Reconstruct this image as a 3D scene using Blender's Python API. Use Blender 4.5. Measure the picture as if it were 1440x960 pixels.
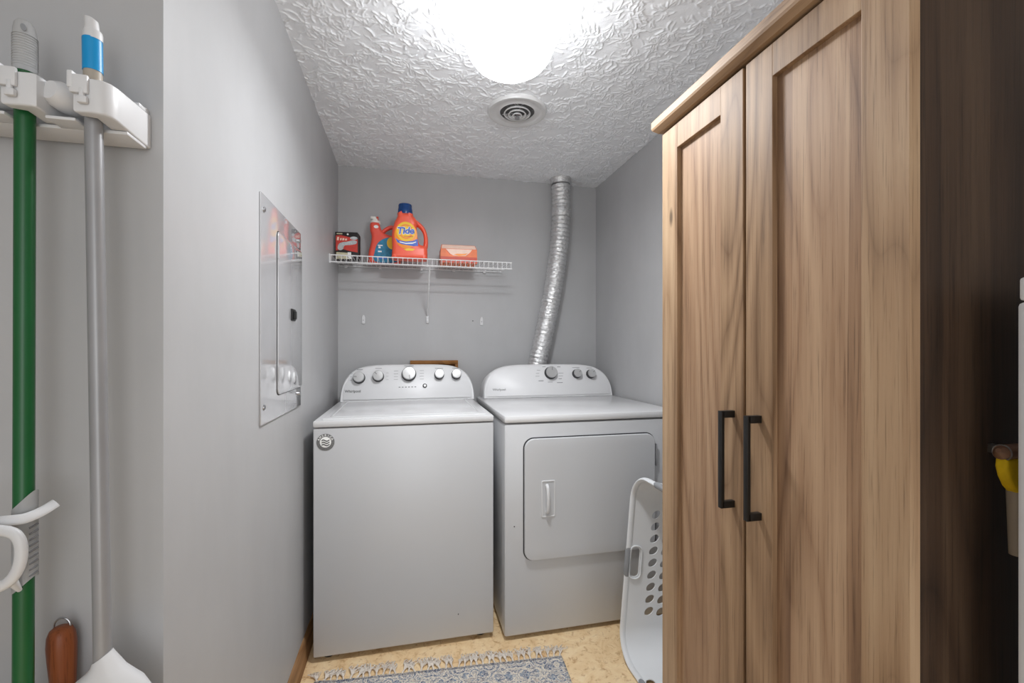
import bpy, bmesh, math, random
import numpy as np
from mathutils import Vector, Matrix
for o in list(bpy.data.objects): bpy.data.objects.remove(o)
S = bpy.context.scene
COL = S.collection
PI = math.pi

# ---------------------------------------------------------------- camera, world, light, exposure
CAM_H = 1.205
cd = bpy.data.cameras.new('camera'); cam = bpy.data.objects.new('camera', cd); COL.objects.link(cam)
cd.sensor_fit = 'HORIZONTAL'; cd.sensor_width = 36.0; cd.lens = 36.0 * 630 / 1440
cd.shift_y = 10 / 1440; cd.clip_start = 0.02
cam.location = (0, 0, CAM_H); cam.rotation_euler = (PI / 2, 0, -math.atan(146 / 630))
S.camera = cam
w = bpy.data.worlds.new('world'); S.world = w; w.use_nodes = True
w.node_tree.nodes['Background'].inputs[0].default_value = (0.97, 0.985, 1.0, 1)
w.node_tree.nodes['Background'].inputs[1].default_value = 0.52
LAMP = 7.2
def area(name, loc, rot, sx, sy, power, col=(1, 1, 1)):
    l = bpy.data.lights.new(name, 'AREA'); l.shape = 'RECTANGLE'; l.size = sx; l.size_y = sy; l.energy = power; l.color = col
    o = bpy.data.objects.new(name, l); COL.objects.link(o); o.location = loc; o.rotation_euler = rot; return o
# added fill light behind the camera, brightens front faces and ceiling evenly
area('fill_behind_camera', (0.1, -1.48, 1.15), (math.radians(96), 0, 0), 0.9, 1.9, 6.5, (.96, .98, 1))
V = S.view_settings; V.view_transform = 'Standard'; V.look = 'None'; V.gamma = 1; V.use_curve_mapping = False
V.exposure = 0.80

# ---------------------------------------------------------------- materials
def lin(c): return tuple((x / 255 / 12.92 if x / 255 <= .04045 else ((x / 255 + .055) / 1.055) ** 2.4) for x in c)
class NT:
    def __init__(s, name):
        s.m = bpy.data.materials.new(name); s.m.use_nodes = True; s.t = s.m.node_tree; s.b = s.t.nodes['Principled BSDF']
    def n(s, typ, **kw):
        nd = s.t.nodes.new(typ)
        for k, v in kw.items():
            if k[0] == '_': setattr(nd, k[1:], v)
            else:
                key = int(k[1:]) if (k[0] == 'i' and k[1:].isdigit()) else k.replace('__', ' ')
                if isinstance(v, bpy.types.NodeSocket): s.t.links.new(v, nd.inputs[key])
                else: nd.inputs[key].default_value = v
        return nd
    def co(s, scale=(1, 1, 1), loc=(0, 0, 0), rot=(0, 0, 0)):
        tc = s.n('ShaderNodeTexCoord'); return s.n('ShaderNodeMapping', Vector=tc.outputs['Object'], Scale=scale, Location=loc, Rotation=rot).outputs[0]
    def noise(s, vec, scale, detail=3, rough=.5, dist=0):
        return s.n('ShaderNodeTexNoise', Vector=vec, Scale=scale, Detail=detail, Roughness=rough, Distortion=dist).outputs['Fac']
    def math(s, op, a, b=0.0, c=0.0):
        nd = s.n('ShaderNodeMath', _operation=op)
        for i, v in enumerate((a, b, c)):
            if isinstance(v, bpy.types.NodeSocket): s.t.links.new(v, nd.inputs[i])
            else: nd.inputs[i].default_value = v
        return nd.outputs[0]
    def ramp(s, fac, stops, interp='LINEAR'):
        nd = s.n('ShaderNodeValToRGB', Fac=fac); cr = nd.color_ramp; cr.interpolation = interp
        while len(cr.elements) < len(stops): cr.elements.new(.5)
        for e, (p, c) in zip(cr.elements, stops):
            e.position = p; e.color = (*c, 1) if len(c) == 3 else c
        return nd.outputs[0]
    def mix(s, fac, a, b, mode='MIX'):
        nd = s.n('ShaderNodeMix', _data_type='RGBA', _blend_type=mode)
        for i, v in ((0, fac), (6, a), (7, b)):
            if isinstance(v, bpy.types.NodeSocket): s.t.links.new(v, nd.inputs[i])
            else: nd.inputs[i].default_value = v if i == 0 else ((*v, 1) if len(v) == 3 else v)
        return nd.outputs[2]
    def set(s, **kw):
        for k, v in kw.items():
            key = k.replace('__', ' ')
            if isinstance(v, bpy.types.NodeSocket): s.t.links.new(v, s.b.inputs[key])
            elif isinstance(v, tuple) and len(v) == 3: s.b.inputs[key].default_value = (*v, 1)
            else: s.b.inputs[key].default_value = v
        return s
    def bump(s, h, strength=.3, dist=.001):
        s.t.links.new(s.n('ShaderNodeBump', Height=h, Strength=strength, Distance=dist).outputs[0], s.b.inputs['Normal']); return s
def plain(name, rgb, rough=.5, metal=0.0, var=.04, vs=9, **kw):
    t = NT(name); c = lin(rgb); f = t.noise(t.co(), vs, 4)
    lo = tuple(x * (1 - var) for x in c); hi = tuple(min(1, x * (1 + var)) for x in c)
    t.set(Base__Color=t.ramp(f, [(.3, lo), (.7, hi)]), Roughness=rough, Metallic=metal, **kw); return t.m
def wood(name, light, mid, dark, grain='Z', strip=14.0, seed=0.0, rough=.55, fine=1.0):
    t = NT(name)
    sc = lambda k: {'Z': (1, 1, k), 'Y': (1, k, 1), 'X': (k, 1, 1)}[grain]
    v = t.co(sc(.022), (seed, seed * 1.7, seed * .6)); vb = t.co(sc(.14), (seed * 1.3, seed, seed * .7))
    big = t.noise(vb, 4.2, 1.5, .45, .35)
    rings = t.math('POWER', t.math('PINGPONG', t.math('MULTIPLY', big, 24.0), 1.0), .55)
    fib = t.noise(v, 75, 4, .6, .2)
    fib2 = t.noise(v, 300, 3, .7)
    # tone strips, as glued laminate staves
    tc = t.n('ShaderNodeTexCoord'); sp = t.n('ShaderNodeSeparateXYZ', Vector=tc.outputs['Object'])
    a = t.math('ADD', sp.outputs['Y' if grain == 'Z' else 'Z'], t.math('MULTIPLY', sp.outputs['X'], .93))
    wob = t.math('MULTIPLY', t.noise(t.co({'Z': (1, 1, .4), 'Y': (1, .4, 1), 'X': (.4, 1, 1)}[grain]), 3, 1), .02)
    st = t.math('FLOOR', t.math('MULTIPLY', t.math('ADD', a, wob), strip))
    wn = t.n('ShaderNodeTexWhiteNoise', _noise_dimensions='1D', W=t.math('ADD', st, seed)).outputs['Value']
    f = t.math('ADD', t.math('MULTIPLY', rings, .24), t.math('ADD', t.math('MULTIPLY', fib, .48), t.math('MULTIPLY', wn, .26)))
    c = t.ramp(f, [(.22, lin(dark)), (.50, lin(mid)), (.80, lin(light))])
    c = t.mix(t.ramp(fib2, [(.33, (.40, .40, .40)), (.45, (0, 0, 0))]), c, lin(tuple(x * .66 for x in dark)))
    # small dark knots
    vo = t.n('ShaderNodeTexVoronoi', Vector=t.co({'Z': (1, 1, .35), 'Y': (1, .35, 1), 'X': (.35, 1, 1)}[grain], (seed, .3, .2)), Scale=6.0, Randomness=1.0).outputs['Distance']
    c = t.mix(t.ramp(vo, [(.025, (.75, .75, .75)), (.06, (0, 0, 0))]), c, lin(tuple(x * .5 for x in dark)))
    t.set(Base__Color=c, Roughness=rough, Specular__IOR__Level=.3); t.bump(t.math('ADD', fib, fib2), .25, .0006); return t.m
def wall_mat():
    t = NT('grey wall paint'); v = t.co()
    f = t.noise(v, 3.5, 5, .6); st = t.noise(t.co((1, 1, .25)), 9, 4, .6)
    c = t.ramp(t.math('ADD', t.math('MULTIPLY', f, .6), t.math('MULTIPLY', st, .4)), [(.3, lin((178, 178, 179))), (.7, lin((187, 187, 188)))])
    t.set(Base__Color=c, Roughness=.42, Specular__IOR__Level=.4); t.bump(t.noise(v, 260, 2), .10, .0006); return t.m
def floor_mat():
    t = NT('tan marbled vinyl'); v = t.co()
    a = t.noise(v, 9, 8, .68, 1.2); b = t.noise(v, 34, 5, .7, .8)
    c = t.ramp(a, [(.30, lin((204, 164, 116))), (.44, lin((236, 204, 158))), (.60, lin((246, 220, 178))), (.78, lin((250, 232, 198)))])
    c = t.mix(t.ramp(b, [(.34, (.75, .75, .75)), (.46, (0, 0, 0))]), c, lin((186, 140, 90)))
    t.set(Base__Color=c, Roughness=.45); t.bump(b, .1, .001); return t.m
def rug_mat():
    t = NT('distressed blue and cream rug'); tc = t.n('ShaderNodeTexCoord'); sp = t.n('ShaderNodeSeparateXYZ', Vector=tc.outputs['Object'])
    ax = t.math('PINGPONG', t.math('ADD', sp.outputs['X'], 5.0), .155); ay = t.math('PINGPONG', t.math('ADD', sp.outputs['Y'], .5), .12)
    v = t.n('ShaderNodeCombineXYZ', X=ax, Y=ay).outputs[0]
    vo = t.n('ShaderNodeTexVoronoi', Vector=v, Scale=17.0, Randomness=.75)
    rings = t.math('SINE', t.math('MULTIPLY', vo.outputs['Distance'], 26.0))
    fl = t.n('ShaderNodeTexVoronoi', Vector=v, Scale=52.0, Randomness=.9)
    n1 = t.noise(t.co(), 14, 4, .7); n2 = t.noise(t.co((1, 2.2, 1)), 150, 2, .9); n3 = t.noise(t.co((1, 2.0, 1), (3, 1, 0)), 185, 2, .9)
    pat = t.math('ADD', t.math('MULTIPLY', rings, .16), t.math('ADD', t.math('MULTIPLY', n1, .5), t.math('MULTIPLY', fl.outputs['Distance'], .35)))
    c = t.ramp(pat, [(.22, lin((46, 70, 110))), (.33, lin((84, 122, 158))), (.40, lin((232, 222, 206))), (.56, lin((224, 214, 196))), (.60, lin((70, 102, 142))), (.72, lin((206, 182, 152)))], 'LINEAR')
    core = t.ramp(vo.outputs['Distance'], [(.07, (1, 1, 1)), (.10, (0, 0, 0))])
    c = t.mix(core, c, lin((176, 124, 84)))
    c = t.mix(t.ramp(n2, [(.47, (0, 0, 0)), (.53, (.85, .85, .85))]), c, lin((232, 224, 212)))
    c = t.mix(t.ramp(n3, [(.40, (1, 1, 1)), (.44, (0, 0, 0))]), c, lin((44, 64, 100)))
    # narrow dark and pale border lines along the fringe edge
    y = sp.outputs['Y']
    bl = t.ramp(y, [(0, (0, 0, 0)), (.287, (0, 0, 0)), (.289, (.85, .85, .85)), (.295, (.85, .85, .85)), (.297, (0, 0, 0))])
    c = t.mix(t.math('MULTIPLY', bl, t.ramp(n2, [(.38, (1, 1, 1)), (.6, (.2, .2, .2))])), c, lin((58, 64, 90)))
    wl = t.ramp(y, [(0, (0, 0, 0)), (.298, (0, 0, 0)), (.2995, (1, 1, 1))])
    c = t.mix(wl, c, lin((216, 210, 200)))
    t.set(Base__Color=c, Roughness=.95, Specular__IOR__Level=.1); t.bump(n2, .7, .003); return t.m
def ceiling_mat():
    t = NT('white stomped ceiling'); v = t.co()
    t.set(Base__Color=t.ramp(t.noise(v, 5, 4), [(.3, lin((236, 238, 241))), (.7, lin((243, 245, 248)))]), Roughness=.8)
    t.bump(t.noise(v, 160, 3, .6), .35, .0012); return t.m
def foil_mat():
    t = NT('crinkled foil'); v = t.co((1, 1, 2.2)); n = t.noise(v, 60, 4, .7, 1.0)
    vo = t.n('ShaderNodeTexVoronoi', Vector=v, Scale=60.0).outputs['Distance']
    t.set(Base__Color=t.ramp(n, [(.3, lin((205, 205, 205))), (.7, lin((246, 246, 246)))]), Metallic=.8, Roughness=.3)
    t.bump(t.math('ADD', n, vo), .7, .0035); return t.m
def emissive(name, rgb, s):
    t = NT(name); t.set(Base__Color=rgb, Emission__Color=rgb, Emission__Strength=s, Roughness=.3); return t.m
def sack(name, stops, vs, seed=0):
    t = NT(name); f = t.noise(t.co((1, 1, 1), (seed, 0, 0)), vs, 2, .5, .5); t.set(Base__Color=t.ramp(f, [(p, lin(c)) for p, c in stops], 'CONSTANT'), Roughness=.35); return t.m

M = {}
M['wall'] = wall_mat(); M['ceiling'] = ceiling_mat(); M['floor'] = floor_mat(); M['rug'] = rug_mat(); M['foil'] = foil_mat()
M['enamel'] = plain('white enamel', (198, 199, 201), .30, var=.012, vs=2)
M['enamel_deck'] = plain('glossy white deck', (216, 216, 217), .20, var=.01, vs=2)
M['fascia'] = plain('white fascia', (226, 226, 227), .38, var=.01)
M['knob_face'] = plain('brushed silver knob face', (196, 196, 196), .32, .55)
M['knob_side'] = plain('shadow-dark knob skirt', (58, 58, 60), .45, .2)
M['print'] = plain('grey print', (120, 120, 122), .6)
M['print_dark'] = plain('dark grey print', (70, 70, 72), .6)
M['black'] = plain('black plastic', (24, 24, 24), .5)
M['black_metal'] = plain('matt black metal', (26, 24, 22), .42, .2)
M['white'] = plain('white plastic', (216, 216, 217), .38, var=.01)
M['bottle_white'] = plain('white cap plastic', (240, 238, 232), .35)
M['wire'] = plain('white coated wire', (232, 232, 232), .35, var=.01)
M['basket'] = plain('white basket plastic', (226, 228, 230), .42, var=.01)
M['grip'] = plain('grey rubber grip', (142, 144, 147), .6)
M['pole_grey'] = plain('grey painted steel pole', (154, 154, 156), .36, .25, var=.06, vs=14)
M['pole_green'] = plain('green painted pole', (16, 88, 42), .34, var=.12, vs=5)
M['grip_grey'] = plain('light grey ribbed grip', (178, 178, 178), .7)
M['blue'] = plain('bright blue label', (0, 146, 208), .4)
M['beige'] = plain('beige collar', (170, 160, 146), .5)
M['brush_wood'] = wood('stained handle wood', (158, 92, 54), (134, 72, 40), (98, 50, 26), seed=4.0, strip=60, rough=.4)
M['steel'] = plain('steel', (170, 170, 172), .3, .9)
M['panel'] = plain('glossy grey painted steel', (188, 188, 190), .12, .25, var=.02, Coat__Weight=1.0, Coat__Roughness=.04)
M['vent'] = plain('white painted metal', (214, 214, 214), .4)
M['vent_shade'] = plain('vent throat shade', (92, 92, 92), .8)
M['orange'] = plain('coral orange bottle plastic', (252, 100, 72), .34, var=.02)
M['orange_back'] = plain('red orange bottle plastic', (244, 92, 74), .34, var=.02)
M['navy'] = plain('translucent navy cap', (24, 68, 128), .25, var=.12, vs=60)
M['yellow_print'] = plain('yellow label print', (255, 206, 30), .4)
M['orange_print'] = plain('orange label print', (255, 152, 34), .4)
M['blue_print'] = plain('royal blue label print', (62, 104, 206), .4)
M['white_print'] = plain('white label print', (246, 246, 244), .4)
M['teal_print'] = plain('teal label print', (12, 122, 160), .4, var=.3, vs=50)
M['carton_orange'] = plain('orange carton print', (238, 122, 66), .45, var=.12, vs=30)
M['carton_red'] = plain('red carton print', (206, 74, 52), .45)
M['carton_pale'] = plain('pale pink carton print', (248, 214, 196), .45, var=.05, vs=30)
M['pack_black'] = plain('black card', (34, 28, 28), .4)
M['pack_red'] = plain('red card print', (206, 66, 56), .4, var=.15, vs=60)
M['pack_grey'] = plain('grey photo print', (188, 194, 196), .4, var=.25, vs=70)
M['pack_cream'] = plain('cream card print', (206, 200, 168), .45, var=.1, vs=70)
M['box_wood'] = wood('stained box wood', (172, 122, 70), (146, 98, 50), (100, 62, 30), 'X', seed=7.0, strip=30)
M['trim_wood'] = wood('baseboard wood', (188, 148, 106), (156, 116, 78), (112, 78, 48), 'Y', seed=2.0, strip=40)
LT, MD, DK = (188, 161, 130), (163, 133, 103), (114, 87, 63)
M['ward'] = wood('wardrobe laminate', LT, MD, DK, 'Z', 15, 1.0)
M['ward_panel'] = wood('wardrobe panel laminate', (186, 156, 126), (158, 126, 98), (110, 82, 62), 'Z', 19, 9.0)
M['ward_h'] = wood('wardrobe rail laminate', LT, MD, DK, 'Y', 15, 3.0)
M['ward_side_shaded'] = wood('shade-darkened wardrobe laminate', (82, 64, 48), (63, 46, 33), (39, 28, 20), 'Z', 12, 5.0, rough=.5)  # same laminate as the doors, colour darkened to stand for the unlit side
M['glass'] = emissive('lit opal glass', (.955, .975, 1.0), LAMP)
M['fringe'] = plain('cream cotton fringe', (228, 219, 208), .95)
M['badge_grey'] = plain('grey badge print', (112, 112, 112), .5, var=.25, vs=300)
M['yellow'] = plain('yellow cloth', (232, 198, 20), .8, var=.1, vs=60)
M['brown_tube'] = plain('brown tube', (126, 94, 74), .5)
M['bristle'] = plain('white bristles', (220, 220, 214), .9)
M['cool_white'] = plain('cool white plastic', (238, 241, 246), .4)

# ---------------------------------------------------------------- mesh helpers
def B(): return bmesh.new()
def rbox(bm, x0, x1, y0, y1, z0, z1, r=0.0, seg=2, mat=None):
    m = Matrix.Translation(((x0 + x1) / 2, (y0 + y1) / 2, (z0 + z1) / 2)) @ Matrix.Diagonal((abs(x1 - x0), abs(y1 - y0), abs(z1 - z0), 1))
    if mat is not None: m = mat @ m
    vs = bmesh.ops.create_cube(bm, size=1, matrix=m)['verts']
    if r > 0:
        es = list({e for v in vs for e in v.link_edges})
        bmesh.ops.bevel(bm, geom=es, offset=r, segments=seg, profile=.5, affect='EDGES')
    return bm
def ring_frame(d):
    d = Vector(d).normalized(); u = d.orthogonal().normalized(); return u, d.cross(u)
def cone(bm, p, q, r1, r2=None, n=20, caps=True):
    r2 = r1 if r2 is None else r2; p = Vector(p); q = Vector(q); u, v = ring_frame(q - p)
    A = [bm.verts.new(p + (u * math.cos(2 * PI * i / n) + v * math.sin(2 * PI * i / n)) * r1) for i in range(n)]
    C = [bm.verts.new(q + (u * math.cos(2 * PI * i / n) + v * math.sin(2 * PI * i / n)) * r2) for i in range(n)]
    for i in range(n): bm.faces.new((A[i], A[(i + 1) % n], C[(i + 1) % n], C[i]))
    if caps: bm.faces.new(A[::-1]); bm.faces.new(C)
    return bm
def tube(bm, pts, r, n=10, closed=False, flat=1.0, up=None):
    pts = [Vector(p) for p in pts]; N = len(pts); rs = r if hasattr(r, '__len__') else [r] * N; rows = []; u = None
    for i, p in enumerate(pts):
        if closed: d = pts[(i + 1) % N] - pts[i - 1]
        else: d = pts[min(i + 1, N - 1)] - pts[max(i - 1, 0)]
        d.normalize()
        if up is not None: u = Vector(up) - d * d.dot(Vector(up))
        elif u is None: u = d.orthogonal()
        else: u = u - d * d.dot(u)
        u.normalize(); v = d.cross(u)
        rows.append([bm.verts.new(p + (u * math.cos(2 * PI * k / n) * flat + v * math.sin(2 * PI * k / n)) * rs[i]) for k in range(n)])
    for i in range(N if closed else N - 1):
        a, b = rows[i], rows[(i + 1) % N]
        for k in range(n): bm.faces.new((a[k], a[(k + 1) % n], b[(k + 1) % n], b[k]))
    if not closed: bm.faces.new(rows[0][::-1]); bm.faces.new(rows[-1])
    return bm
def lathe(bm, prof, origin=(0, 0, 0), axis=(0, 0, 1), n=32):
    o = Vector(origin); a = Vector(axis).normalized(); u, v = ring_frame(a); rows = []
    for r, h in prof:
        if r < 1e-6: rows.append([bm.verts.new(o + a * h)])
        else: rows.append([bm.verts.new(o + a * h + (u * math.cos(2 * PI * k / n) + v * math.sin(2 * PI * k / n)) * r) for k in range(n)])
    for A, C in zip(rows, rows[1:]):
        for k in range(n):
            k2 = (k + 1) % n
            if len(A) == 1 and len(C) == 1: continue
            if len(A) == 1: bm.faces.new((A[0], C[k2], C[k]))
            elif len(C) == 1: bm.faces.new((A[k], A[k2], C[0]))
            else: bm.faces.new((A[k], A[k2], C[k2], C[k]))
    return bm
def loft(bm, rings, cap0=True, cap1=True):
    rows = [[bm.verts.new(p) for p in r] for r in rings]; n = len(rows[0])
    for a, b in zip(rows, rows[1:]):
        for k in range(n): bm.faces.new((a[k], a[(k + 1) % n], b[(k + 1) % n], b[k]))
    if cap0: bm.faces.new(rows[0][::-1])
    if cap1: bm.faces.new(rows[-1])
    return bm
def from_object_mesh(o, mtx):
    dg = bpy.context.evaluated_depsgraph_get(); me = bpy.data.meshes.new_from_object(o.evaluated_get(dg)); bm = bmesh.new(); bm.from_mesh(me)
    bm.transform(mtx); bpy.data.meshes.remove(me); return bm
def slab(outlines, thick, bevel, mtx, seg=3):
    """2D outlines (first outer, others holes) filled, thick, with rounded rims; local x,y plane, mtx places it"""
    cu = bpy.data.curves.new('tmp', 'CURVE'); cu.dimensions = '2D'; cu.fill_mode = 'BOTH'
    cu.extrude = max(thick / 2 - bevel, 0); cu.bevel_depth = bevel; cu.bevel_resolution = seg; cu.offset = -bevel
    for pts in outlines:
        sp = cu.splines.new('POLY'); sp.points.add(len(pts) - 1); sp.use_cyclic_u = True
        for p, q in zip(sp.points, pts): p.co = (q[0], q[1], 0, 1)
    o = bpy.data.objects.new('tmp', cu); COL.objects.link(o); bpy.context.view_layer.update()
    bm = from_object_mesh(o, mtx); bpy.data.objects.remove(o); bpy.data.curves.remove(cu)
    bmesh.ops.remove_doubles(bm, verts=bm.verts, dist=1e-5); return bm
def text_bm(s, size, mtx, thick=.0004, shear=0.0, bold=0.0, align='CENTER'):
    cu = bpy.data.curves.new('tmp', 'FONT'); cu.body = s; cu.size = size; cu.extrude = thick; cu.shear = shear; cu.offset = bold; cu.align_x = align; cu.align_y = 'CENTER'; cu.resolution_u = 3
    o = bpy.data.objects.new('tmp', cu); COL.objects.link(o); bpy.context.view_layer.update()
    bm = from_object_mesh(o, mtx); bpy.data.objects.remove(o); bpy.data.curves.remove(cu); return bm
def frameY(x, y, z, tilt=0.0, yaw=0.0):      # local xy plane -> faces -Y (towards the camera side)
    return Matrix.Translation((x, y, z)) @ Matrix.Rotation(yaw, 4, 'Z') @ Matrix.Rotation(PI / 2 - tilt, 4, 'X')
def smooth(pts, k=8, closed=True):
    """Catmull-Rom through 2D/3D points"""
    P = [Vector(p) for p in pts]; n = len(P); out = []
    for i in range(n if closed else n - 1):
        a, b, c, d = (P[(i - 1) % n], P[i], P[(i + 1) % n], P[(i + 2) % n]) if closed else (P[max(i - 1, 0)], P[i], P[i + 1], P[min(i + 2, n - 1)])
        for j in range(k):
            t = j / k
            out.append(.5 * ((2 * b) + (c - a) * t + (2 * a - 5 * b + 4 * c - d) * t * t + (3 * b - a - 3 * c + d) * t ** 3))
    if not closed: out.append(P[-1])
    return out
def rrect(w, h, r, n=6, cx=0, cy=0):
    out = []
    for sx, sy, a0 in ((1, 1, 0), (-1, 1, 90), (-1, -1, 180), (1, -1, 270)):
        for i in range(n + 1):
            a = math.radians(a0 + 90 * i / n); out.append((cx + sx * (w / 2 - r) + r * math.cos(a), cy + sy * (h / 2 - r) + r * math.sin(a)))
    return out
def ell(rx, ry, n=24, cx=0, cy=0, rot=0):
    c, s = math.cos(rot), math.sin(rot)
    return [(cx + rx * math.cos(2 * PI * i / n) * c - ry * math.sin(2 * PI * i / n) * s, cy + rx * math.cos(2 * PI * i / n) * s + ry * math.sin(2 * PI * i / n) * c) for i in range(n)]

# ---------------------------------------------------------------- object helpers
def thing(name, label, cat, loc, group=None):
    o = bpy.data.objects.new(name, None); COL.objects.link(o); o.location = loc; o.empty_display_size = .05
    o['label'] = label; o['category'] = cat
    if group: o['group'] = group
    return o
def world_loc(o):
    v = Vector((0, 0, 0))
    while o is not None: v += Vector(o.location); o = o.parent
    return v
def part(name, bm, mat, parent=None, label=None, sm=True, kind=None, origin=None, angle=40):
    off = world_loc(parent) if parent is not None else Vector(origin or (0, 0, 0))
    bmesh.ops.translate(bm, verts=bm.verts, vec=-off)
    bmesh.ops.recalc_face_normals(bm, faces=bm.faces)
    if sm:
        ca = math.radians(angle)
        for f in bm.faces: f.smooth = True
        for e in bm.edges:
            if len(e.link_faces) == 2 and e.calc_face_angle(0) > ca: e.smooth = False
    me = bpy.data.meshes.new(name); bm.to_mesh(me); bm.free()
    me.materials.append(M[mat] if isinstance(mat, str) else mat)
    o = bpy.data.objects.new(name, me); COL.objects.link(o)
    if parent is not None: o.parent = parent
    else: o.location = off
    if label: o['label'] = label
    if kind: o['kind'] = kind
    return o
def solo(name, bm, mat, label, cat, origin, group=None):
    o = part(name, bm, mat, None, label, origin=origin); o['category'] = cat
    if group: o['group'] = group
    return o

# ================================================================ SETTING
XL, XR, YB, ZC, YJ = -.395, 1.205, 2.75, 2.265, .853
YF = -1.5; XJ = -1.3
def box(*a, r=0): return rbox(B(), *a, r=r)
part('floor', box(XJ, XR + .1, YF, YB + .1, -.06, 0), 'floor', kind='structure')
wb = part('wall_back', box(XL - .1, XR + .1, YB, YB + .1, 0, ZC + .02), 'wall', kind='structure')
part('screw_hole', cone(B(), (.389, YB - .0006, 1.376), (.389, YB + .003, 1.376), .0035, n=12), 'black', wb)
part('wall_left', box(XL - .1, XL, YJ + .1, YB, 0, ZC + .02), 'wall', kind='structure')
part('wall_left_return', box(XJ, XL, YJ, YJ + .1, 0, ZC + .02), 'wall', kind='structure')
part('wall_right', box(XR, XR + .1, YF, YB, 0, ZC + .02), 'wall', kind='structure')
part('wall_hall', box(XJ - .1, XJ, YF, YJ + .1, 0, ZC + .02), 'wall', kind='structure')
def base_prof(bm, x, sgn, y0, y1):
    pr = [(0, 0), (.016, 0), (.016, .012), (.011, .020), (.011, .062), (.009, .072), (.004, .082), (0, .085)]
    loft(bm, [[(x + sgn * a, y, z) for a, z in pr] for y in (y0, y1)]); return bm
part('baseboard_left', base_prof(B(), XL, 1, YJ, YB), 'trim_wood', kind='structure')
part('baseboard_right', base_prof(B(), XR, -1, YF, YB), 'trim_wood', kind='structure')

# ceiling: relief of short brush-stomped ridges as real geometry
def ceiling():
    rng = np.random.default_rng(11); st = .0024; y0 = 1.0
    nx = int((XR - XL) / st) + 1; ny = int((YB - y0) / st) + 1; Hh = np.zeros((ny, nx))
    P = []; W = []
    R = random.Random(5)
    yy = y0
    while yy < YB + .05:
        xx = XL - .03
        while xx < XR + .05:
            cx = xx + R.uniform(-.035, .035); cy = yy + R.uniform(-.035, .035); base = R.uniform(0, 2 * PI); fan = R.uniform(1.0, 3.2)
            for k in range(R.randint(11, 17)):
                a = base + R.uniform(-fan, fan) * .75; r0 = R.uniform(.002, .030); L = R.uniform(.012, .052); bend = R.gauss(0, 26); h = R.uniform(.30, 1.0) ** 1.3; wd = R.uniform(.0015, .0026)
                x = cx + r0 * math.cos(a); y = cy + r0 * math.sin(a); d = a + R.gauss(0, .55); s = 0
                while s < L:
                    e = min(1, 7 * min(s + .001, L - s + .001) / L); P.append((x, y)); W.append((h * e, wd))
                    x += math.cos(d) * .0015; y += math.sin(d) * .0015; d += bend * .0015; s += .0015
            xx += .054
        yy += .054
    P = np.array(P); W = np.array(W); ix = (P[:, 0] - XL) / st; iy = (P[:, 1] - y0) / st
    for dx in range(-3, 4):
        for dy in range(-3, 4):
            jx = np.rint(ix).astype(int) + dx; jy = np.rint(iy).astype(int) + dy; ok = (jx >= 0) & (jx < nx) & (jy >= 0) & (jy < ny)
            d2 = ((jx - ix) ** 2 + (jy - iy) ** 2) * st * st
            val = W[:, 0] * np.exp(-(d2 / (1.6 * W[:, 1] ** 2)) ** .75)
            np.maximum.at(Hh, (jy[ok], jx[ok]), val[ok])
    # low wavy ground between the ridges
    gx, gy = np.meshgrid(np.arange(nx) * st, np.arange(ny) * st); g = np.zeros_like(Hh)
    for _ in range(50):
        k = rng.uniform(30, 170); a = rng.uniform(0, 2 * PI); g += np.sin(k * (gx * np.cos(a) + gy * np.sin(a)) + rng.uniform(0, 6.28)) / k * 12
    Z = ZC - .0052 * Hh - .0005 * g - .0004 * rng.random(Hh.shape)
    V3 = np.stack([XL + gx, y0 + gy, Z], -1).reshape(-1, 3)
    i = (np.arange(ny - 1)[:, None] * nx + np.arange(nx - 1)[None]).reshape(-1); F = np.stack([i, i + nx, i + nx + 1, i + 1], -1)
    me = bpy.data.meshes.new('ceiling'); nV = len(V3)
    ex = np.array([[XJ, YF, ZC], [XR, YF, ZC], [XR, y0, ZC], [XJ, y0, ZC], [XJ, YF, ZC + .06], [XR, YF, ZC + .06], [XR, YB, ZC + .06], [XJ, YB, ZC + .06]])
    V3 = np.concatenate([V3, ex]); F = np.concatenate([F, [[nV, nV + 3, nV + 2, nV + 1], [nV + 4, nV + 5, nV + 6, nV + 7]]])
    me.vertices.add(len(V3)); me.vertices.foreach_set('co', V3.ravel()); me.loops.add(F.size); me.loops.foreach_set('vertex_index', F.ravel())
    me.polygons.add(len(F)); me.polygons.foreach_set('loop_start', np.arange(len(F)) * 4); me.polygons.foreach_set('use_smooth', np.ones(len(F), bool))
    me.update(); me.validate(); me.materials.append(M['ceiling'])
    o = bpy.data.objects.new('ceiling', me); COL.objects.link(o); o['kind'] = 'structure'
ceiling()

# ================================================================ CEILING LIGHT, VENT
LX, LY = .297, 1.305
t = thing('ceiling_light', 'round white opal glass ceiling light, switched on', 'light', (LX, LY, ZC))
part('base_plate', lathe(B(), [(0, ZC + .004), (.122, ZC + .004), (.126, ZC - .006), (.126, ZC - .030), (.120, ZC - .036), (0, ZC - .036)], (LX, LY, 0)), 'vent', t)
ld = bpy.data.lights.new('ceiling_light_bulb', 'AREA'); ld.shape = 'DISK'; ld.size = .16; ld.energy = 8.0; ld.color = (.955, .975, 1)
lo_ = bpy.data.objects.new('ceiling_light_bulb', ld); COL.objects.link(lo_); lo_.location = (LX, LY, ZC - .2345)
gp = [(.100, -.034), (.112, -.037), (.124, -.047), (.133, -.062), (.139, -.085), (.1405, -.108), (.138, -.134), (.132, -.160), (.122, -.184), (.106, -.204), (.084, -.219), (.055, -.228), (.026, -.232), (0, -.233)]
part('glass_shade', lathe(B(), [(r, ZC + z) for r, z in gp], (LX, LY, 0), n=64), 'glass', t)

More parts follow.
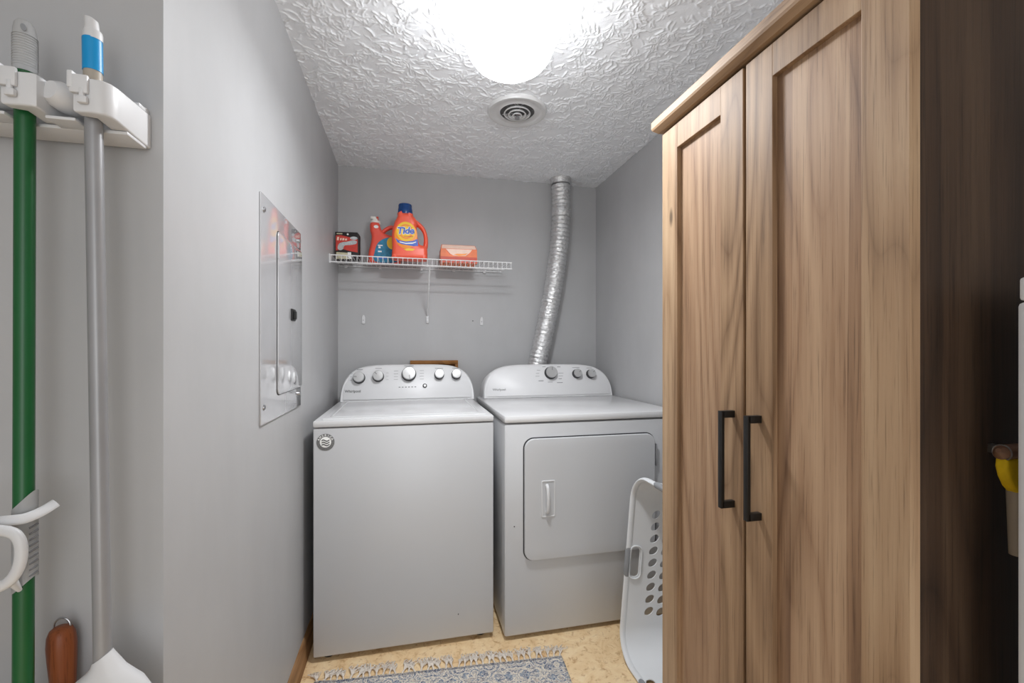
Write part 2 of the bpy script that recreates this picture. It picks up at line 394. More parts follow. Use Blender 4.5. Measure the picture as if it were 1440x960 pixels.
vx, vy = .472, 1.935
t = thing('ceiling_vent', 'round white metal air diffuser with concentric rings in the ceiling', 'vent', (vx, vy, ZC))
part('outer_cone', lathe(B(), [(.080, ZC - .004), (.076, ZC - .010), (.078, ZC - .014), (.090, ZC - .010), (.104, ZC - .012), (.118, ZC - .017), (.127, ZC - .016), (.131, ZC - .009), (.131, ZC), (.128, ZC + .002)], (vx, vy, 0), n=56), 'vent', t)
part('throat', lathe(B(), [(.080, ZC - .0045), (0, ZC - .0045)], (vx, vy, 0), n=40), 'vent_shade', t)  # flat disc coloured dark in place of the shade in an open throat
for r, d in ((.060, .018), (.041, .023), (.023, .027)):
    part('ring', lathe(B(), [(r - .008, ZC - d + .008), (r - .006, ZC - d), (r - .001, ZC - d - .001), (r, ZC - d + .001), (r - .003, ZC - d + .004), (r - .006, ZC - d + .009), (r - .008, ZC - d + .008)], (vx, vy, 0), n=48), 'vent', t)
part('centre_knob', lathe(B(), [(.006, ZC - .006), (.006, ZC - .030), (.011, ZC - .034), (.011, ZC - .039), (0, ZC - .041)], (vx, vy, 0), n=24), 'steel', t)
bm = B()
for k in range(3):
    a = .6 + k * 2.094; cone(bm, (vx, vy, ZC - .014), (vx + .068 * math.cos(a), vy + .068 * math.sin(a), ZC - .012), .002, n=8)
part('bracket', bm, 'steel', t)

# ================================================================ WASHER AND DRYER
def console_h(u, H): return H * max(0.0, 1 - abs(u) ** 5) ** .4
def console(root, x0, x1, yf, zb, Hc, parts_fn):
    """rounded-shoulder console, front leaning back; returns point-on-front function"""
    lean = .30; yb = 2.60; cx = (x0 + x1) / 2; hw = (x1 - x0) / 2; n = 56
    us = [math.sin(-PI / 2 + PI * i / n) for i in range(n + 1)]
    def outline(sc, off, dz=0):          # off = distance out of the front face
        pts = []
        for u in us:
            z = console_h(u, Hc * sc[1]) ; pts.append((cx + u * hw * sc[0], z))
        return [(x, yf + lean * z - off, zb + z + dz) for x, z in pts]
    f0 = outline((1, 1), 0); fr = outline((.988, .965), .010)
    bk = [(x, yb, z - .012 if z > zb + .02 else z) for x, y, z in f0]
    bm = B(); mid = [(x, y + .012, z + .002 if z > zb + .01 else z) for x, y, z in f0]
    loft(bm, [fr, f0, mid, bk]); body = part('console', bm, 'fascia', root, angle=50)
    f1 = outline((.955, .90), .0102); f2 = outline((.95, .89), .0118)
    f1 = [(x, y, z + .010) for x, y, z in f1]; f2 = [(x, y, z + .010) for x, y, z in f2]
    fas = part('fascia_panel', loft(B(), [f1, f2]), 'fascia', root, angle=50)
    def P(x, z, out=.0): return (x, yf + lean * (z - zb) - .0150 - out, z)
    axis = Vector((0, -1, -lean * -1)).normalized() if False else Vector((0, -math.cos(math.atan(lean)), math.sin(math.atan(lean))))
    return P, axis, math.atan(lean)
def knob(root, P, axis, x, z, r, ang, tilt):
    p = Vector(P(x, z))
    k = part('knob', lathe(B(), [(0, -.002), (r * 1.04, -.002), (r * 1.04, .004), (r * .95, .008), (r * .94, .025), (0, .025)], p, axis, 32), 'knob_side', root)  # skirt colour darkened to carry the shadow beneath the knob
    part('knob_face', lathe(B(), [(r * .94, .0245), (r * .94, .0285), (r * .86, .032), (r * .3, .0328), (0, .0328)], p, axis, 36), 'knob_face', k)
    u = Vector((math.sin(ang), 0, 0)) + Vector((0, math.sin(tilt), math.cos(tilt))) * math.cos(ang)
    q = p + axis * .0332
    part('pointer', tube(B(), [q + u * r * .3, q + u * r * .82], .0011, 6), 'print_dark', k)
def printed(root, P, tilt, marks, mat='print'):
    for x, z, wd, h in marks:
        p = P(x, z, .0004); part('printed_mark', rbox(B(), -wd / 2, wd / 2, -h / 2, h / 2, -.0002, .0003, mat=frameY(*p, tilt=tilt)), mat, root, sm=False)

WX0, WX1, WYF = -.354, .347, 1.837
t = thing('washing_machine', 'white top-loading washing machine with round badge, five knobs and flat lid', 'washing machine', ((WX0 + WX1) / 2, 2.2, 0))
part('cabinet', box(WX0, WX1, WYF, 2.60, .022, .899, r=.006), 'enamel', t)
part('deck', box(WX0 - .001, WX1 + .001, WYF - .004, 2.60, .902, .928, r=.007), 'enamel_deck', t)
bm = rbox(B(), WX0 + .028, WX1 - .028, WYF + .016, 2.448, .924, .9335, .0045, 3)
lid = part('lid', bm, 'enamel_deck', t)
bm = B()     # raised inner lip that frames the lid field
o1 = rrect(.600, .520, .02); o2 = rrect(.586, .506, .015)
part('lid_rim', slab([o1, o2], .004, .0012, Matrix.Translation(((WX0 + WX1) / 2, 2.150, .9335))), 'enamel_deck', lid)
for x in (WX0 + .05, WX1 - .05):
    for y in (WYF + .05, 2.54): part('foot', lathe(B(), [(0, 0), (.020, 0), (.022, .010), (.012, .014), (.012, .024), (0, .024)], (x, y, 0), n=18), 'black', t)
P, ax, tl = console(t, -.345, .357, 2.462, .929, .187, None)
for x, z, r, a in ((-.252, 1.050, .0300, -1.5), (-.155, 1.056, .0285, -.8), (.004, 1.066, .0375, None), (.166, 1.061, .0260, .05), (.259, 1.060, .0260, .03)):
    knob(t, P, ax, x, z, r, a if a is not None else 3.0, tl)
marks = [(-.25, 1.094, .03, .002), (-.155, 1.100, .034, .002), (.004, 1.112, .05, .002), (.166, 1.097, .045, .002), (.255, 1.097, .035, .002)]
for i in range(6): marks.append((-.045 + i * .0165, .999, .009, .004))
for s in (-1, 1):
    for j in range(4): marks.append((.004 + s * .068, 1.085 - j * .015, .022, .0012))
for j in range(3): marks.append((-.292, 1.075 - j * .018, .012, .001)); marks.append((-.108, 1.075 - j * .018, .012, .001))
printed(t, P, tl, marks)
part('start_button', lathe(B(), [(0, 0), (.0115, 0), (.0115, .004), (.009, .005), (0, .005)], P(.088, 1.004), ax, 24), 'knob_side', t)
part('button_face', lathe(B(), [(.0065, .004), (.0065, .0056), (0, .0056)], P(.088, 1.004), ax, 20), 'knob_face', t)
part('lettering', text_bm('Whirlpool', .019, frameY(*P(-.281, .982, .0004), tilt=tl), bold=.0002), 'print_dark', t)
# round badge with a wavy flag
bx, bz = -.309, .846; y = WYF - .0006
bd = part('badge', slab([ell(.0325, .0325, 40)], .0012, .0003, frameY(bx, y, bz)), 'badge_grey', t, label='small round grey badge with a wavy flag')
part('badge_disc', slab([ell(.0205, .0205, 32)], .001, .0002, frameY(bx, y - .0007, bz)), 'white_print', bd)
bm = B()
for j in range(3):
    up = [(-.014 + i * .0036, .0085 - j * .0085 + .0026 * math.sin(i * .9)) for i in range(9)]; lo = [(x, z - .0042) for x, z in reversed(up)]
    b2 = slab([up + lo], .0008, 0, frameY(bx, y - .0013, bz)); me = bpy.data.meshes.new('t'); b2.to_mesh(me); b2.free(); bm.from_mesh(me); bpy.data.meshes.remove(me)
part('flag', bm, 'print_dark', bd, sm=False)
bm = B()
for i, ch in enumerate('AMERICA'):
    a = math.radians(66 - i * 22); m = frameY(bx, y - .0008, bz) @ Matrix.Rotation(a, 4, 'Z') @ Matrix.Translation((0, .0262, 0))
    b2 = text_bm(ch, .011, m, .0002, bold=.0002); me = bpy.data.meshes.new('t'); b2.to_mesh(me); b2.free(); bm.from_mesh(me); bpy.data.meshes.remove(me)
part('badge_lettering', bm, 'white_print', bd, sm=False)
part('scratch', slab([ell(.0022, .003, 10)], .0006, 0, frameY(.20, WYF - .0002, .118)), 'print_dark', t)

DX0, DX1, DYF = .386, 1.188, 1.80
t = thing('clothes_dryer', 'white front-loading tumble dryer with square door and three knobs', 'dryer', ((DX0 + DX1) / 2, 2.2, 0))
part('cabinet', box(DX0, DX1, DYF, 2.58, .018, .893, r=.008), 'enamel', t)
part('top_panel', box(DX0 - .002, DX1 + .002, DYF - .005, 2.58, .897, .928, r=.009), 'enamel_deck', t)
for x in (DX0 + .05, DX1 - .05):
    for y in (DYF + .06, 2.50): part('foot', lathe(B(), [(0, 0), (.018, 0), (.018, .008), (.010, .012), (.010, .022), (0, .022)], (x, y, 0), n=18), 'black', t)
dcx, dcz, dw, dh = .766, .5785, .596, .505
part('door_gasket', slab([rrect(dw + .008, dh + .008, .045, 8)], .002, 0, frameY(dcx, DYF - .0008, dcz)), 'knob_side', t)
dr = part('door', slab([rrect(dw, dh, .042, 8)], .014, .004, frameY(dcx, DYF - .0075, dcz)), 'enamel', t)
hx, hz = .569, .580; yd = DYF - .0145
part('handle_frame', slab([rrect(.060, .152, .006), rrect(.050, .142, .004)], .004, .0012, frameY(hx, yd - .001, hz)), 'white', dr)
part('handle_recess', slab([rrect(.051, .143, .004)], .001, 0, frameY(hx, yd - .0003, hz)), 'enamel', dr)
bm = tube(B(), smooth([(hx - .006, yd, hz + .056), (hx - .006, yd - .014, hz + .048), (hx - .006, yd - .020, hz + .02), (hx - .006, yd - .020, hz - .02), (hx - .006, yd - .014, hz - .048), (hx - .006, yd, hz - .056)], 5, False), .0075, 10)
part('handle', bm, 'white', dr)
for z in (.735, .40):
    h = part('hinge', box(1.0655, 1.0735, DYF - .014, DYF, z - .048, z + .048, r=.0015), 'steel', t)
part('paint_chip', slab([ell(.003, .0025, 10)], .0006, 0, frameY(.427, DYF - .0002, .470)), 'print_dark', t)
P, ax, tl = console(t, .408, 1.184, 2.462, .929, .182, None)
for x, z, r, a in ((.806, 1.063, .0355, .15), (.966, 1.056, .0262, .9), (1.053, 1.054, .0262, .9)): knob(t, P, ax, x, z, r, a, tl)
marks = [(.966, 1.093, .045, .002), (1.05, 1.090, .035, .002), (.86, 1.098, .02, .003), (.77, 1.100, .02, .002), (.87, 1.062, .03, .0015), (.868, 1.046, .026, .0015), (.862, 1.03, .02, .003), (.735, 1.08, .02, .0015), (.728, 1.062, .02, .0015), (.726, 1.046, .024, .0015), (.745, 1.020, .03, .003), (.80, 1.012, .03, .002), (.858, 1.008, .035, .003)]
printed(t, P, tl, marks)
part('lettering', text_bm('Whirlpool', .018, frameY(*P(.497, .975, .0004), tilt=tl), bold=.0001), 'print', t)

# ================================================================ OUTLET BOX, DUCT
t = thing('valve_box', 'brown wooden box frame on the back wall, peeping over the washing machine console', 'box', (.153, YB, .98))
part('top_board', box(.012, .293, YB - .045, YB, 1.112, 1.134, r=.001), 'box_wood', t)
part('bottom_board', box(.012, .293, YB - .045, YB, .88, .90, r=.001), 'box_wood', t)
part('side_board', box(.012, .030, YB - .045, YB, .90, 1.112, r=.001), 'box_wood', t)
part('side_board', box(.275, .293, YB - .045, YB, .90, 1.112, r=.001), 'box_wood', t)
part('back_board', box(.030, .275, YB - .012, YB, .90, 1.112), 'box_wood', t)

t = thing('dryer_duct', 'crinkled silver foil dryer duct curving up from the dryer to the ceiling', 'duct', (.93, 2.655, ZC))
ctrl = [(.926, 2.655, 2.225), (.930, 2.655, 2.13), (.930, 2.655, 2.03), (.921, 2.655, 1.88), (.903, 2.655, 1.74), (.868, 2.66, 1.52), (.820, 2.662, 1.29), (.774, 2.662, 1.10), (.748, 2.665, .95), (.74, 2.665, .72)]
cl = smooth(ctrl, 44, False); R = random.Random(3); pts = []; rs = []; s = 0
for i, p in enumerate(cl):
    if i: s += (p - cl[i - 1]).length
    ph = s / .025; r = .0515 + .0052 * abs(math.sin(PI * ph)) ** .7 + .0012 * math.sin(s * 71)
    pts.append(p); rs.append(r)
bm = tube(B(), pts, rs, 48)
for v in bm.verts:
    n = .0016 * math.sin(v.co.x * 310 + v.co.z * 190) * math.sin(v.co.y * 270 - v.co.z * 330) + .0008 * R.uniform(-1, 1)
    ctr = min(pts[::8], key=lambda q: (q - v.co).length_squared); v.co += (v.co - ctr).normalized() * n
part('duct_hose', bm, 'foil', t)
part('ceiling_collar', lathe(B(), [(.050, ZC + .003), (.064, ZC + .003), (.066, ZC - .008), (.060, ZC - .016), (.0585, ZC - .036), (.054, ZC - .038), (.050, ZC - .02)], (.926, 2.655, 0), n=40), 'foil', t)
part('clamp_band', tube(B(), [(.926 + .0565 * math.cos(a), 2.655 + .0565 * math.sin(a), 2.226) for a in [2 * PI * i / 40 for i in range(40)]], .0028, 6, True), 'steel', t)
bm = B(); p0 = Vector((.931, 2.655, 2.05))
lathe(bm, [(.0590, -.024), (.0600, -.022), (.0598, 0), (.0600, .022), (.0590, .024), (.0575, .024), (.0575, -.024), (.0590, -.024)], p0, (0, 0, 1), 40)
for v in bm.verts: v.co += (v.co - p0) * .03 * math.sin(v.co.x * 200 + v.co.z * 160)
part('foil_tape', bm, 'foil', t)

# ================================================================ WIRE SHELF
SZ = 1.686; SYF, SX0, SX1 = 2.447, -.392, .567
t = thing('wire_shelf', 'white coated wire shelf on the back wall, holding detergent', 'shelf', (SX0, YB, SZ))
for nm, y, z, r in (('front_rail', SYF, SZ, .0030), ('lip_rail', SYF - .004, SZ - .036, .0030), ('back_rail', YB - .012, SZ - .004, .0028), ('cross_rail', YB - .10, SZ - .004, .0024)):
    part(nm, tube(B(), [(SX0, y, z), (SX1, y, z)], r, 10), 'wire', t)
wires = []
N = 38
proto = None
for i in range(N):
    x = SX0 + .006 + (SX1 - SX0 - .012) * i / (N - 1)
    if proto is None:
        bm = tube(B(), [(x, YB - .006, SZ + .001), (x, SYF + .002, SZ + .001), (x, SYF - .003, SZ - .002), (x, SYF - .006, SZ - .037)], .0015, 6)
        proto = part('cross_wire', bm, 'wire', t)
    else:
        c = proto.copy(); COL.objects.link(c); c.parent = t; c.location.x = x - (SX0 + .006)
br = part('support_brace', tube(B(), [(.113, SYF + .012, SZ - .040), (.113, YB - .012, 1.405)], .0048, 10), 'wire', t)
part('brace_foot', box(.105, .121, YB - .012, YB, 1.358, 1.402, r=.002), 'white', br)
part('brace_screw', cone(B(), (.113, YB - .0145, 1.376), (.113, YB - .010, 1.376), .004, n=12), 'steel', br)
for x in (-.35, -.16, .075, .27, .46):
    part('wall_clip', box(x - .008, x + .008, YB - .020, YB, SZ - .016, SZ + .004, r=.003), 'white', t)
part('end_bracket', box(XL, XL + .006, SYF - .006, SYF + .018, SZ - .042, SZ + .006, r=.002), 'white', t)
for nm, x, lab in (('wall_bracket', -.255, 'small white empty bracket foot on back wall, below the black and red package'), ('wall_bracket', .443, 'small white empty bracket foot on back wall, right of the shelf brace')):
    b = thing(nm, lab, 'bracket', (x, YB, 1.375), 'bracket feet left on the back wall')
    part('plate', slab([[(-.009, -.024), (.009, -.024), (.009, .012), (.004, .026), (-.002, .026), (-.009, .012)]], .007, .001, frameY(x, YB - .0035, 1.375)), 'white', b)
    part('screw', cone(B(), (x, YB - .0085, 1.371), (x, YB - .006, 1.371), .0035, n=12), 'steel', b)

# ---- large bottle
def place(cx, cy, cz, yaw=0): return frameY(cx, cy, cz, yaw=yaw)
bz = SZ + .003
t = thing('detergent_bottle', 'large orange detergent jug with navy cap and bullseye label', 'bottle', (.006, 2.533, bz))
def jug(outline, thick, m):
    return slab([outline], thick, thick * .24, m, 6)
ox, hh = .006, .268
out1 = smooth([(-.088, .0), (.0, -.001), (.090, .0), (.0965, .02), (.0960, .058), (.084, .076), (.058, .082), (.048, .100), (.043, .130), (.040, .160), (.040, .182), (.044, .200), (.034, .222), (.020, .238), (.014, .250), (-.058, .250), (-.060, .238), (-.066, .222), (-.078, .196), (-.089, .155), (-.092, .115), (-.090, .06), (-.092, .02)], 6)
m1 = place(ox, 2.533, bz + .002)
part('bottle', jug([tuple(p) for p in out1], .098, m1), 'orange', t, angle=60)
hp = smooth([(.016, .222), (.045, .204), (.068, .184), (.083, .158), (.0895, .128), (.0895, .100), (.0860, .075), (.0790, .052)], 6, False)
part('handle', tube(B(), [(ox + p.x, 2.533, bz + p.y) for p in hp], [.0105 + .004 * abs(i / (len(hp) - 1) - .5) * 2 for i in range(len(hp))], 16, flat=1.5, up=(0, 1, 0)), 'orange', t)
cxx, czz = ox - .022, bz + .250
part('neck', lathe(B(), [(.034, czz - .012), (.034, czz + .006), (0, czz + .006)], (cxx, 2.533, 0), n=32), 'orange', t)
cp = [(.0385, czz), (.0395, czz + .004), (.0385, czz + .030), (.0370, czz + .033), (.0365, czz + .052), (.034, czz + .056), (.029, czz + .054), (0, czz + .050)]
cap = lathe(B(), cp, (cxx, 2.533, 0), n=40)
part('cap', cap, 'navy', t)
yl = 2.533 - .049 - .0006
lb = part('label_panel', slab([ell(.060, .073, 48, -.018, .128)], .0012, .0003, place(ox, yl, bz)), 'orange_print', t)
for k, (r, mt) in enumerate(((.052, 'yellow_print'), (.040, 'orange_print'), (.030, 'yellow_print'))):
    part('label_ring', slab([ell(r * .95, r, 40, -.018, .147)], .0005, 0, place(ox, yl - .0008 - k * .0003, bz)), mt, lb)
bow = [(-.074, .110), (-.055, .098), (-.018, .093), (.018, .098), (.043, .110), (.047, .074), (.022, .070), (-.008, .074), (-.038, .078), (-.062, .086)]
part('label_bow', slab([bow], .0006, 0, place(ox, yl - .0016, bz)), 'blue_print', lb)
part('bow_highlight', slab([[(-.053, .092), (-.018, .086), (.020, .090), (.036, .096), (.036, .091), (.018, .083), (-.016, .080), (-.048, .086)]], .0006, 0, place(ox, yl - .0021, bz)), 'white_print', lb)
mt = place(ox - .021, yl - .0020, bz + .150) @ Matrix.Rotation(.06, 4, 'Z')
part('lettering_outline', text_bm('Tide', .049, mt, .0003, shear=.2, bold=.0038), 'white_print', lb, sm=False)
part('lettering', text_bm('Tide', .049, place(ox - .021, yl - .0030, bz + .150) @ Matrix.Rotation(.06, 4, 'Z'), .0003, shear=.2, bold=.0014), 'blue_print', lb, sm=False)
part('small_print', box(ox - .028, ox + .020, yl - .0018, yl - .001, bz + .120, bz + .123), 'carton_red', lb, sm=False)
part('base_print', slab([[(-.03, .052), (.0, .058), (.03, .056), (.02, .046), (-.015, .044)]], .0005, 0, place(ox, yl - .0008, bz)), 'yellow_print', lb)

# ---- rear bottle
t = thing('detergent_bottle', 'smaller red-orange detergent bottle with white spout and teal label, behind the big jug', 'bottle', (-.135, 2.660, bz))
m2 = place(-.135, 2.662, bz + .002)
out2 = smooth([(-.078, 0), (.0, -.001), (.085, 0), (.090, .02), (.090, .09), (.080, .135), (.055, .152), (.022, .160), (-.002, .170), (-.014, .190), (-.022, .214), (-.030, .226), (-.064, .226), (-.074, .214), (-.074, .18), (-.066, .145), (-.072, .10), (-.082, .06), (-.083, .02)], 6)
part('bottle', jug([tuple(p) for p in out2], .080, m2), 'orange_back', t, angle=60)
hp = smooth([(-.010, .176), (.014, .198), (.040, .210), (.062, .204), (.074, .180), (.080, .140), (.080, .11)], 6, False)
part('handle', tube(B(), [(-.135 + p.x, 2.662, bz + p.y) for p in hp], .0115, 14, flat=1.4, up=(0, 1, 0)), 'orange_back', t)
sx = -.135 - .047; sz = bz + .226; sy = 2.662
sp = part('spout', lathe(B(), [(.027, sz - .006), (.029, sz + .002), (.027, sz + .014), (.018, sz + .016), (.017, sz + .026), (0, sz + .028)], (sx, sy, 0), n=28), 'bottle_white', t)
part('nozzle', rbox(B(), sx - .026, sx + .004, sy - .014, sy + .012, sz + .024, sz + .040, .004), 'bottle_white', sp)
part('spout_tab', rbox(B(), sx + .006, sx + .018, sy - .012, sy + .010, sz + .018, sz + .040, .003), 'carton_red', sp)
yl2 = 2.662 - .040 - .0006
lab2 = part('label_panel', slab([[tuple(p) for p in smooth([(-.045, .005), (.07, .005), (.082, .06), (.076, .11), (.05, .140), (.01, .138), (-.030, .110), (-.048, .06)], 5)]], .0012, 0, place(-.135, yl2, bz)), 'teal_print', t)
part('label_ring', slab([ell(.032, .036, 30, .050, .112)], .0008, 0, place(-.135, yl2 - .0009, bz)), 'yellow_print', lab2)
part('logo_oval', slab([ell(.013, .009, 20, -.040, .200)], .0012, 0, place(-.135, yl2 - .0002, bz)), 'white_print', t)
bm = B()
for x, z, ww, h in ((-.018, .093, .026, .006), (-.022, .080, .012, .010), (-.020, .058, .020, .008)): rbox(bm, -.135 + x - ww / 2, -.135 + x + ww / 2, yl2 - .0012, yl2 - .0005, bz + z, bz + z + h)
part('label_print', bm, 'white_print', lab2, sm=False)
bm = rbox(B(), -.135 - .040, -.135 + .02, yl2 - .0012, yl2 - .0005, bz + .022, bz + .034)
part('label_band', bm, 'blue_print', lab2, sm=False)

# ---- black and red package
yaw = -.10; px_, py_ = -.322, 2.600
t = thing('packaged_fixture', 'black and red retail package at the left end of the shelf', 'package', (px_, py_, bz))
T = Matrix.Translation((px_, py_, bz)) @ Matrix.Rotation(yaw, 4, 'Z')
def tb(name, a, mat, par, r=0): return part(name, rbox(B(), *a, r=r, mat=T), mat, par, sm=False)
bm = slab([[(-.062, 0), (.062, 0), (.062, .138), (.054, .150), (-.062, .150)]], .045, .0015, T @ Matrix.Rotation(PI / 2, 4, 'X')); pk = part('card_box', bm, 'pack_black', t)
F_ = T @ Matrix.Translation((0, -.0232, 0)) @ Matrix.Rotation(PI / 2, 4, 'X')
part('red_print', slab([[(-.058, .048), (-.058, .130), (-.030, .132), (.056, .112), (.056, .040), (.02, .046), (-.02, .056)]], .0006, 0, F_), 'pack_red', pk, sm=False)
part('picture', slab([[tuple(p) for p in smooth([(-.048, .058), (-.034, .050), (-.020, .058), (-.012, .076), (.02, .080), (.046, .086), (.052, .100), (.030, .106), (.004, .098), (-.024, .094), (-.044, .082)], 5)]], .0006, 0, F_ @ Matrix.Translation((0, 0, .0005))), 'pack_grey', pk, sm=False)
part('picture_knob', slab([ell(.011, .012, 20, -.034, .066)], .0006, 0, F_ @ Matrix.Translation((0, 0, .0010))), 'knob_face', pk, sm=False)
part('picture_highlight', slab([ell(.020, .009, 20, .036, .117)], .0006, 0, F_ @ Matrix.Translation((0, 0, .0010))), 'pack_grey', pk, sm=False)
part('cream_print', slab([[(-.056, .003), (.022, .003), (.022, .036), (-.056, .040)]], .0006, 0, F_ @ Matrix.Translation((0, 0, .0004))), 'pack_cream', pk, sm=False)
part('barcode_patch', slab([[(.004, .004), (.022, .004), (.022, .040), (.004, .040)]], .0006, 0, F_ @ Matrix.Translation((0, 0, .0008))), 'white_print', pk, sm=False)
part('brand_strip', slab([[(-.054, .137), (-.024, .137), (-.024, .143), (-.054, .143)]], .0006, 0, F_ @ Matrix.Translation((0, 0, .0004))), 'pack_cream', pk, sm=False)
part('dot', slab([ell(.005, .005, 16, .004, .138)], .0006, 0, F_ @ Matrix.Translation((0, 0, .0004))), 'white_print', pk, sm=False)
bm = B()
for x, ww, h in ((-.047, .012, .018), (-.032, .010, .012), (-.019, .012, .012), (-.005, .012, .010)):
    b2 = slab([[(x - ww / 2, .104), (x + ww / 2 - .002, .104), (x + ww / 2, .104 + h), (x - ww / 2 + .002, .104 + h)]], .0006, 0, F_ @ Matrix.Translation((0, 0, .0006))); me = bpy.data.meshes.new('t'); b2.to_mesh(me); b2.free(); bm.from_mesh(me); bpy.data.meshes.remove(me)
part('title_print', bm, 'carton_pale', pk, sm=False)

# ---- orange carton
px_, py_ = .281, 2.590
t = thing('dryer_sheet_box', 'orange and pale pink carton box on the right half of the shelf', 'box', (px_, py_, bz))
T = Matrix.Translation((px_, py_, bz)) @ Matrix.Rotation(-.02, 4, 'Z')
bm = loft(B(), [[T @ Vector(p) for p in r] for r in ([(-.104, -.055, 0), (.104, -.055, 0), (.104, .055, 0), (-.104, .055, 0)], [(-.102, -.055, .078), (.102, -.055, .078), (.104, .055, .078), (-.104, .055, .078)], [(-.097, -.040, .104), (.092, -.040, .104), (.092, .050, .104), (-.097, .050, .104)])])
bxo = part('carton', bm, 'carton_orange', t, sm=False)
F_ = T @ Matrix.Translation((0, -.0555, 0)) @ Matrix.Rotation(PI / 2, 4, 'X')
part('lower_print', slab([[(-.102, .002), (.102, .002), (.102, .034), (-.102, .034)]], .0006, 0, F_), 'carton_red', bxo, sm=False)
part('v_print', slab([[(-.074, .077), (-.052, .052), (-.03, .040), (.035, .040), (.062, .060), (.074, .077)]], .0007, 0, F_ @ Matrix.Translation((0, 0, .0003))), 'carton_pale', bxo, sm=False)
part('swoosh_print', slab([[(-.030, .046), (.0, .040), (.034, .044), (.050, .056), (.02, .052), (-.010, .052)]], .0007, 0, F_ @ Matrix.Translation((0, 0, .0008))), 'orange_print', bxo, sm=False)
part('v_edge', slab([[(-.078, .077), (-.052, .052), (-.048, .046), (-.054, .050)]], .0007, 0, F_ @ Matrix.Translation((0, 0, .0009))), 'carton_red', bxo, sm=False)
FT = T @ Matrix.Translation((0, -.0555, .0785)) @ Matrix.Rotation(math.radians(60), 4, 'X')
part('top_flap', slab([[(-.098, .001), (.098, .001), (.090, .027), (-.094, .027)]], .001, 0, FT), 'carton_pale', bxo, sm=False)

# ================================================================ ELECTRICAL PANEL on left wall
t = thing('electrical_panel', 'glossy grey electrical panel cover with small black latch on left wall', 'electrical panel', (XL, 1.57, .995))
FX = Matrix.Translation((XL, 0, 0)) @ Matrix.Rotation(PI / 2, 4, 'Z') @ Matrix.Rotation(PI / 2, 4, 'X')   # local x -> +Y, y -> Z, z -> +X
def fx(d): return Matrix.Translation((d, 0, 0)) @ FX
cov = part('cover_plate', slab([rrect(.465, .640, .004, 3, 1.5725, 1.3135)], .005, .0015, fx(.0025)), 'panel', t)
part('door_gap', slab([rrect(.316, .506, .018, 5, 1.648, 1.314)], .0008, 0, fx(.0052)), 'black', t)
dd = part('door', slab([rrect(.311, .501, .016, 5, 1.648, 1.314)], .004, .0014, fx(.0075)), 'panel', t)
bm = rbox(B(), XL + .009, XL + .014, 1.640, 1.690, 1.300, 1.340, .0015); rbox(bm, XL + .013, XL + .021, 1.655, 1.676, 1.305, 1.333, .002)
part('latch', bm, 'black', dd)
for z in (1.50, 1.13): part('hinge', tube(B(), [(XL + .009, 1.492, z - .02), (XL + .009, 1.492, z + .02)], .0035, 8), 'panel', dd)
for y, z in ((1.364, 1.590), (1.783, 1.600), (1.783, 1.040), (1.364, 1.042)):
    part('screw', lathe(B(), [(.008, .004), (.007, .008), (.004, .010), (0, .0105)], (XL, y, z), (1, 0, 0), 16), 'steel', t)

# ================================================================ WARDROBE
WX, WY0, WY1, WB = .647, .4585, 1.052, 1.078
t = thing('wardrobe', 'tall brown wood-grain two-door wardrobe with black bar handles', 'wardrobe', (WX + .2, .755, 0))
part('side_panel', box(WX + .020, WB, WY0 + .002, WY0 + .018, 0, 1.766, r=.0008), 'ward_side_shaded', t, sm=False)
part('side_panel', box(WX + .020, WB, WY1 - .018, WY1 - .002, 0, 1.766, r=.0008), 'ward_side_shaded', t, sm=False)
part('back_panel', box(WB - .008, WB, WY0 + .018, WY1 - .018, .02, 1.766), 'ward_side_shaded', t, sm=False)
part('plinth', box(WX + .035, WX + .050, WY0 + .018, WY1 - .018, 0, .075), 'ward_h', t, sm=False)
part('bottom_panel', box(WX + .022, WB - .008, WY0 + .018, WY1 - .018, .075, .092), 'ward_h', t, sm=False)
part('shelf_panel', box(WX + .030, WB - .008, WY0 + .018, WY1 - .018, .90, .916), 'ward_h', t, sm=False)
bm = B()       # top with a profiled nose that overhangs the doors and both sides
prof = [(.000, 1.7685), (-.008, 1.7685), (-.019, 1.778), (-.021, 1.783), (-.021, 1.800), (-.016, 1.8055), (-.004, 1.812), (.005, 1.8145)]
rings = []
for o_, z in prof: rings.append([(WX + o_, WY0 + o_ * .9, z), (WX + o_, WY1 - o_ * .9, z), (WB + .004, WY1 - o_ * .9, z), (WB + .004, WY0 + o_ * .9, z)])
loft(bm, rings); part('top_moulding', bm, 'ward_h', t, sm=False)
def wdoor(y0, y1, hy, seed):
    z0, z1 = .080, 1.762; s = .066; bm = B(); xf = WX; xb = WX + .018
    for a, b in ((y0, y0 + s), (y1 - s, y1)): rbox(bm, xf, xb, a, b, z0, z1, .0011, 2)
    d = part('door', bm, 'ward', t, sm=False)
    for zz0, zz1 in ((z0, z0 + .060), (z1 - .060, z1)):
        part('rail', rbox(B(), xf + .0002, xb, y0 + s - .0004, y1 - s + .0004, zz0, zz1, .0009, 2), 'ward', d, sm=False)
    part('door_panel', box(xf + .0105, xf + .0135, y0 + s - .004, y1 - s + .004, z0 + .056, z1 - .056), 'ward_panel', d, sm=False)
    hb = B(); za, zb_ = .882, 1.079; X = xf - .032; wdt = .0052
    rbox(hb, X, X + .008, hy - wdt, hy + wdt, za, zb_, .001, 2)
    for z in (za, zb_ - .014): rbox(hb, X + .004, xf + .0006, hy - wdt, hy + wdt, z, z + .014, .001, 2)
    part('handle', hb, 'black_metal', d, label='matt black bar handle')
    return d
wdoor(.7625, WY1, .790, 1)
wdoor(WY0, .7545, .719, 2)

